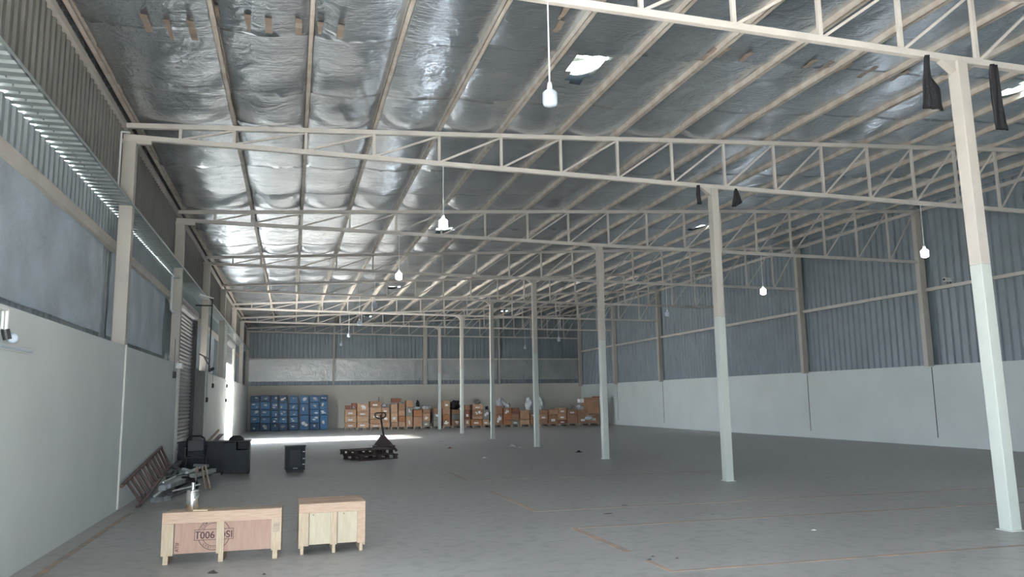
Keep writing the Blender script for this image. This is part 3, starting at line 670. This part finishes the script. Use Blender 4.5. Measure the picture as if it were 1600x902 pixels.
for (a,b) in (((-.16,.0,.02),(-.14,.1,.45)),((.04,-.1,.02),(-.06,.1,.45)),((.12,-.1,.02),(0,.1,.44)),((-.2,.3,.02),(-.12,.1,.43))): MB().beam(a,b,.03,.03).build('leg','palewood',t)
MB().beam((-.20,.05,.46),(.06,.14,.43),.05,.05).build('head_beam','zinc_dark',t)
o = MB().lathe([(0,.26),(.10,.25),(.17,.18),(.21,.08),(.19,0),(0,0)],16).build('black_sack','black_cloth',None,smooth=True); o.location=(-1.86,16.1,.0); tag(o,'black sack slumped in the middle of the scrap heap','sack')
o = MB().beam((-2.45,20.9,.03),(-1.95,24.4,.72),.12,.03).build('wooden_plank','rust'); tag(o,'reddish plank leaning behind the black desk','plank','sticks leaning behind the desk')
o = MB().beam((-2.50,20.4,.04),(-2.1,25.2,.82),.05,.05).build('wooden_plank','palewood'); tag(o,'pale stick leaning behind the black desk','plank','sticks leaning behind the desk')

# ------------------------------------------------------------------ dark pallets and pallet jack
def pallet(name, label, loc, rz, mt, L_=1.2, W_=1.0, group=None):
    t = thing(name, label, 'pallet', loc, rz, group)
    for j in range(6): MB().box(-L_/2, L_/2, -W_/2+j*(W_-.11)/5, -W_/2+j*(W_-.11)/5+.11, .118, .14).build('deck_board', mt, t, .002)
    for x in (-L_/2+.05, 0, L_/2-.05): MB().box(x-.05, x+.05, -W_/2, W_/2, .098, .118).build('stringer_board', mt, t)
    for x in (-L_/2+.06, 0, L_/2-.06):
        for y in (-W_/2+.06, 0, W_/2-.06): MB().box(x-.048, x+.048, y-.045, y+.045, .02, .098).build('block', mt, t, .002)
    for y in (-W_/2+.05, 0, W_/2-.05): MB().box(-L_/2, L_/2, y-.05, y+.05, 0, .02).build('bottom_board', mt, t)
    return t
pallet('wooden_pallet', 'dark wooden pallet on the floor under another, left of the columns', (2.18, 22.5, 0), R(24), 'darkwood', 1.2, 1.0, 'dark pallets under the pallet jack')
pallet('wooden_pallet', 'dark wooden pallet on top of another, with the jack behind', (2.08, 22.55, .141), R(22), 'darkwood', 1.2, .95, 'dark pallets under the pallet jack')
t = thing('pallet_jack', 'dark hand pallet jack with looped handle behind the stacked dark pallets', 'pallet jack', (2.60, 23.35, 0), R(4))
for sx in (-1, 1): MB().box(sx*.26-.08, sx*.26+.08, -.30, .05, .285, .33).build('fork_arm', 'jack', t, .005)
MB().hexa([(-.34,-.03,.20),(.38,-.03,.20),(.38,.08,.20),(-.34,.08,.20),(-.05,-.03,.60),(.05,-.03,.60),(.05,.08,.60),(-.05,.08,.60)]).build('frame_plate', 'jack', t, .01)
MB().beam((.04,.03,.60),(.44,.03,.14),.05,.07).build('frame_brace','jack',t)
MB().cyl((0,.1,.1),(0,.1,.62),.05,n=14).build('pump_cylinder', 'dark', t); 
for sx in (-1,1): MB().cyl((sx*.06-.03*0,.12,.09),(sx*.06+.05*sx,.12,.09),.09,n=18).build('steer_wheel','black_plastic',t)
MB().cyl((.06,.1,.58),(.0,.35,1.20),.027).build('handle_bar','dark',t)
loop = [Vector((0,.35,1.08))]+[Vector((0+.165*math.cos(a),.35,1.20+.115*math.sin(a))) for a in [R(q) for q in (-35,-10,15,40,60,90,120,140,165,190,215)]]+[Vector((0,.35,1.08))]
loop = [Vector((p.x, p.y, min(p.z, 1.265))) for p in loop]
MB().path(loop,.021).build('handle_grip','dark',t)

# ------------------------------------------------------------------ litter
def scrap(name, px, py, s, mt, label, cat='litter', h=.4):
    p = at(2,0,px,py); mb = MB(); n = 10; vs = [(0,0,h*s)]
    for q in range(3):
        for i in range(n):
            a = 2*math.pi*i/n; rr = s*(.35+.35*q)*(.7+.6*abs(noise.noise((i*1.7,q*2.1,px)))*2); vs.append((rr*math.cos(a), rr*.7*math.sin(a), (h*s)*(.8,.45,0)[q]*(.5+.9*abs(noise.noise((i*.9,q,py)))*1.5 if q<2 else 0)))
    fs = [(0,1+i,1+(i+1)%n) for i in range(n)]
    for q in range(2): fs += [(1+q*n+i,1+q*n+n+i,1+q*n+n+(i+1)%n,1+q*n+(i+1)%n) for i in range(n)]
    fs.append(tuple(range(1+2*n,1+3*n)))
    o = mb.add(vs,fs).build(name, mt); o.location = (p.x,p.y,.001); return tag(o,label,cat)
scrap('plastic_scrap',800,698,.17,'plastic_wrap','crumpled white plastic on the floor between the fourth and fifth columns','plastic',.6)
scrap('plastic_scrap',812,700,.10,'plastic_wrap','tiny white plastic scrap beside the crumpled white plastic','plastic')
scrap('black_rag',905,707,.12,'black_cloth','small black rag on the floor left of the third column','rag',.5)
scrap('cardboard_scrap',703,701,.10,'kraft_red','small brown scrap on the floor left of the sixth column','scrap',.5)
scrap('paper_scrap',757,716,.08,'paper','tiny pale scrap on the open floor below the fifth column','scrap')
scrap('paper_scrap',690,690,.16,'kraft_grey','flat greyish scrap on the sunlit floor near the sixth column','scrap',.1)
scrap('wood_chip',333,896,.045,'darkwood','small dark chip on the floor in front of the long crate','scrap',.7)
scrap('wood_chip',413,898,.02,'darkwood','speck of dirt on the floor below the right foot of the long crate','scrap',.5)
scrap('paper_scrap',1272,829,.035,'paper','tiny white paper scrap on the bare floor left of the nearest column','scrap',.4)
for (x, y, s, l) in ((1015,875,.03,'largest'),(1020,870,.02,'farthest'),(1058,873,.02,'rightmost')): scrap('dirt_crumb',x,y,s,'dark','dark crumb by the corner of the nearest orange floor line, %s of three' % l,'scrap',.4)
for (x, y, s, l) in ((975,790,.06,'middle'),(950,803,.06,'leftmost'),(1113,804,.03,'rightmost')): scrap('dirt_crumb',x,y,s,'darkwood','dark scuff crumb between the two farther orange floor lines, %s of three' % l,'scrap',.1)

# ------------------------------------------------------------------ blue wrapped boxes at the back left
BYB = 48.0
cols = [(391,406,[618.5,628.5,640,651,661.5,673.5]),(406.6,422.6,[618,628,640,651.5,661.5,673.5]),(423.2,435,[618,629,641,652,662,673]),(436,449.3,[618,629,640.5,651,662,672.5]),
 (451.5,466,[618.5,631,641,651,661.5,672]),(468,482.8,[618,631,648.5,672]),(484,499,[618,629,639.5,649.5,661,671.5]),(499.6,512.5,[617.5,626,639,648.5,671.5])]
RN = ['top','second from the top','third from the top','fourth from the top','bottom','lowest']
CN = ['first','second','third','fourth','fifth','sixth','seventh','eighth']
def labelpatch(parent, w_, h_, n, seed, mt='paper'):
    rr = random.Random(seed); mb = MB()
    for i in range(n):
        cx = w_*(.3+.4*rr.random()); cz = h_*(.3+.45*rr.random()); a = w_*(.10+.15*rr.random()); b = h_*(.09+.13*rr.random())
        k = 7; base = len(mb.v)
        mb.v += [(cx+a*math.cos(6.28*q/k)*(.6+.6*rr.random()), -.006, cz+b*math.sin(6.28*q/k)*(.6+.6*rr.random())) for q in range(k)]; mb.f.append(tuple(range(base,base+k))); mb.m.append(0)
    return mb.build('paper_label', mt, parent)
for ci,(xa,xb,rows) in enumerate(cols):
    n = len(rows)-1
    for ri in range(n):
        ym = (rows[ri]+rows[ri+1])/2
        a = at(1,BYB,xa,rows[ri+1]); b = at(1,BYB,xb,rows[ri])
        z0, z1 = a.z, b.z
        if ri == n-1: z0 = 0
        w_, h_ = b.x-a.x, z1-z0
        mt = 'blue2' if (ci,ri)==(1,1) else ('blue3' if ri==0 and ci<4 or (ci==7 and ri==0) else ('blue','blue','blue3')[(ci*3+ri*5)%3 if ri>1 else 0])
        t = thing('blue_box','blue wrapped box, %s in the %s blue stack from the left'%('bottom' if ri==n-1 else RN[ri], CN[ci]),'box',(a.x,BYB+random.uniform(-.04,.04),z0+.002),0,'blue boxes stacked at the back left')
        MB().box(.006,w_-.006,0,.62,.0,h_-.007).build('body',mt,t,.025)
        MB().box(.012,w_-.012,-.003,.0,h_*.80,h_*.84).build('seam',['blue3','blue2'][(ci+ri)%2],t)
        labelpatch(t,w_,h_,3 if (ci,ri) in ((1,4),(0,2),(3,0),(7,1),(6,0),(2,1),(7,2)) else 1+(ci+ri)%2,ci*10+ri)
# ------------------------------------------------------------------ cartons on pallets along the back
def CY(x): return 45.5-.125*(x-3.1)
def px2(x, y):
    p = at(1,45,x,y)
    for _ in range(4): p = at(1,CY(p.x),x,y)
    return p
stacks = [
 ((539.5,557),[(640,650,0,1),(650,660.5,2,1),(660.5,671,0,1)]),
 ((558,576),[(631,642.5,0,2),(642.5,650.3,1,1),(650.3,659.5,2,0),(659.5,671,2,1)]),
 ((578.5,596.3),[(627,637,3,1),(637,646,0,0),(646,655,0,1),(655,662.5,1,0),(662.5,671,2,1)]),
 ((597,608.8),[(637.5,646,0,1),(646,660,1,1),(660,671,0,0)]),
 ((611.5,621.8),[(631.5,645,0,0),(645,660,2,1),(660,670,1,0)]),
 ((623,633.3),[(630.5,640.5,3,0),(640.5,650,0,0),(650,659.7,'kraft_orange',0),(659.7,670.3,2,0)]),
 ((634.8,645),[(625.5,636.8,1,0),(636.8,650.5,'kraft_grey',2),(650.5,669,0,2)]),
 ((646.3,660.3),[(640.5,651,'kraft_orange',0),(651,669,1,0)]),
 ((661,672.3),[(639.5,646,3,0),(646,659,1,2),(659,668.5,'kraft_grey',2)]),
 ((677.6,687),[(638,646,3,0),(646,657,'kraft_grey',2),(657,668.3,'kraft_grey',0)]),
 ((693,704),[(626,637.8,0,1),(637.8,647.5,1,0),(647.5,656.5,'kraft_orange',0),(656.5,667.5,3,2)]),
 ((707,722),[(640,647,3,0),(647,656,'kraft_grey',0),(656,667.5,3,2)]),
 ((726.5,735),[(633,640,3,0),(640,655.5,'kraft_red',1),(655.5,667.3,3,2)]),
 ((738.5,755),[(632,640,0,1),(640,650,3,2),(650,655.5,1,0)]),
 ((736.5,753.8),[(655.5,667.3,'kraft_orange',1)]),
 ((755.2,765),[(640,655.5,'kraft_grey',2),(655.5,666.5,2,1)]),
 ((775.5,786),[(634.5,647.5,3,0),(647.5,665.7,3,2)]),
 ((787,799.6),[(638,656.3,'kraft_orange',2),(656.3,666,'kraft_orange',0)]),
 ((800.5,811.8),[(637.5,647,'kraft_red',0),(647,657,3,0),(657,665,'kraft_grey',1)]),
 ((813,827.8),[(641,656,1,0),(656,665.3,2,0)]),
 ((830.5,842),[(646,656,3,2),(656,664.8,1,0)]),
 ((843,856.5),[(641,647,3,0),(647,656.3,1,1),(656.3,664.6,3,0)]),
 ((858.5,872.3),[(640,648,1,0),(648,664.6,3,1)]),
 ((873,886),[(637.5,646.5,1,1),(646.5,656.3,0,1),(656.3,664.4,'kraft_red',1)]),
 ((888,903),[(640,648,3,1),(648,664.5,3,0)]),
 ((904.3,919),[(641,649,3,0),(649,664.2,3,1)]),
 ((920,938),[(621,626.8,3,0),(626.8,646.5,1,0),(646.5,664,3,1)])]
SN = PLAB + ['twenty-first','twenty-second','twenty-third','twenty-fourth','twenty-fifth','twenty-sixth','twenty-seventh']
def carton(a_x, y0, z0, w_, d_, h_, mt, style, label, rz=0):
    t = thing('cardboard_carton', label, 'carton', (a_x, y0, z0), rz, 'cardboard cartons stacked along the back wall')
    MB().box(.004,w_-.004,0,d_,0,h_-.006).build('body', mt, t, .012)
    MB().box(w_*.46,w_*.54,-.003,0,h_*.55,h_-.02).build('tape_strip','tape',t)
    if style == 1: MB().box(w_*.25,w_*.68,-.006,-.003,h_*.25,h_*.52).build('paper_label','paper',t)
    if style == 2: labelpatch(t,w_,h_,4,int(a_x*97))
    return t
for si,((xa,xb),rows) in enumerate(stacks):
    n = len(rows)
    for ri,(ya,yb,mt,style) in enumerate(rows):
        jx = random.uniform(-.4,.4) if ri < n-1 else 0
        a = px2(xa+jx,yb); b = px2(xb+jx,ya); z0 = a.z; z1 = b.z
        if ri == n-1 and si != 14 and si != 13: z0 = .15
        if si == 14: z0 = .15
        mt = 'kraft%d'%mt if isinstance(mt,int) else mt
        pos = 'only one' if n == 1 else ('topmost' if ri == 0 else ('bottommost' if ri == n-1 else '%s from the top'%PLAB[ri]))
        mname = {'kraft_red':'red-brown','kraft_grey':'greyish','kraft_orange':'orange-brown'}.get(mt,'brown')
        carton(a.x, CY(a.x)+random.uniform(0,.05), z0+.001, b.x-a.x, .75, z1-z0-.002, mt, style, '%s carton, %s in the %s carton stack from the left'%(mname,pos,SN[si]), R(random.uniform(-1.5,1.5)))
# pallets under the cartons
edges = [(538.5,557.5),(558,577),(578,609.5),(610.5,634),(634.5,660.5),(661,687.5),(692,723),(726,754.5),(755,786.5),(787,812.5),(813,843),(843.5,873),(873.5,904),(904.3,939)]
for i,(xa,xb) in enumerate(edges):
    a = px2(xa,672-(xa-540)*.018); b = px2(xb,672-(xa-540)*.018); L_ = b.x-a.x
    mb = MB(); mb.box(0,L_,0,.8,.12,.148)
    for f in (0,.46,.9): mb.box(f*L_,f*L_+.1*L_,0,.8,.0,.12)
    o = mb.build('carton_pallet','palewood'); o.location = (a.x, CY(a.x)+.03, 0)
    tag(o,'pale wooden pallet carrying cartons by the back wall, %s from the left'%PLAB[i],'pallet','pallets under the cartons')
# loose things on top of the stacks
def topbox(xa,xb,ya,yb,mt,label,name='cardboard_carton',cat='carton'):
    a = px2(xa,yb); b = px2(xb,ya); t = thing(name,label,cat,(a.x,CY(a.x)+.12,a.z),0,None)
    MB().box(0,b.x-a.x,0,.4,0,b.z-a.z).build('body',mt,t,.01); MB().box(-.01,b.x-a.x+.01,-.01,.41,(b.z-a.z)*.72,(b.z-a.z)*.8).build('lid_edge',mt,t); return t
topbox(540.2,548.8,633.5,639.8,'kraft_red','small dark brown box on top of the leftmost carton stack')
topbox(550,557.5,630,639.8,'kraft_red','open dark brown carton leaning between the two leftmost stacks')
topbox(592.5,599.5,620.5,631,'kraft_grey','grey upright carton on top of the third and fourth carton stacks')
topbox(612.5,628,622.5,630,'kraft_red','wide red-brown carton lying across the fifth and sixth stacks')
topbox(907,914,623.5,629.5,'paper','white box high on the right-hand cartons')
topbox(914,920,624,641,'kraft1','reddish carton standing left of the tallest right-hand stack')
topbox(930,938,619.5,622,'kraft_red','flat dark carton topping the tallest right-hand stack')
def bundle(xa,xb,ya,yb,mt,label,seed,name='plastic_bundle',cat='bundle',dy=.38):
    a = px2(xa,yb); b = px2(xb,ya); w_, h_ = b.x-a.x, b.z-a.z
    bm = bmesh.new(); bmesh.ops.create_icosphere(bm, subdivisions=4, radius=1)
    for v in bm.verts:
        n_ = 1+.38*noise.noise(v.co*1.8+Vector((seed,0,0)))+.15*noise.noise(v.co*5+Vector((seed,3,0)))
        v.co = Vector((v.co.x*w_/2*n_, v.co.y*.3*n_, max(0, (v.co.z*.5*n_+.5))*h_))
    me = bpy.data.meshes.new(name); bm.to_mesh(me); bm.free(); me.materials.append(M[mt]); me.polygons.foreach_set('use_smooth',[True]*len(me.polygons))
    o = bpy.data.objects.new(name,me); COL.objects.link(o); o.location = (a.x+w_/2, CY(a.x)+dy, a.z if dy < 1 else 0); return tag(o,label,cat)
bundle(596.5,608.5,631,637.8,'plastic_wrap','grey plastic-wrapped bundle on the fourth carton stack',1)
bundle(550.5,556,633,640,'plastic_wrap','white wrapped item in the open dark carton at the left',9)
bundle(611,621.5,628.5,632,'plastic_wrap','flat pale plastic sheet over the fifth carton stack',2)
bundle(623,633,628.5,631.5,'plastic_wrap','flat pale plastic sheet over the sixth carton stack',12)
bundle(646,660,635,641,'plastic_wrap','greenish-white plastic bundle on the eighth carton stack',3)
bundle(652,656.5,626,638,'black_cloth','small black upright item standing on the eighth carton stack',4,'black_item','item')
bundle(671.5,680,636,667.6,'darkwood','tall dark brown sack squeezed between the ninth and tenth stacks',5,'brown_sack','sack',dy=1.3)
bundle(661,675,634,641,'plastic_wrap','pale plastic sheeting on the ninth carton stack',13)
bundle(704,721,626,640.5,'black_cloth','large black bag on top of the twelfth carton stack',6,'black_bag','bag')
bundle(743,752,624.5,632.5,'kraft_grey','greyish-purple sack on top of the fourteenth stack',7,'grey_sack','sack')
bundle(765,774,634,666.5,'black_cloth','dark bag standing behind the fifth column',8,'dark_bag','bag',dy=1.3)
bundle(778,791,622.5,636,'plastic_wrap','tall white plastic bundle on the stack right of the fifth column',21)
bundle(789,800,629,638.5,'plastic_wrap','low white plastic bundle beside a taller one right of the fifth column',22)
bundle(824,836,622,642,'plastic_wrap','tall white plastic bundle just left of the fourth column',23)
bundle(842,853,620,642,'plastic_wrap','tall white and black plastic bundle just right of the fourth column',24,dy=.3)
bundle(888,901,632,641,'kraft_grey','grey sack on the carton stack between the fourth and third columns',25,'grey_sack','sack')
bundle(902.5,918,632,642,'plastic_wrap','shiny plastic bundle below the white box on the right-hand cartons',26)
bundle(912,922,649,657,'plastic_wrap','pale plastic parcel in front of the right-hand cartons',27,dy=-.35)
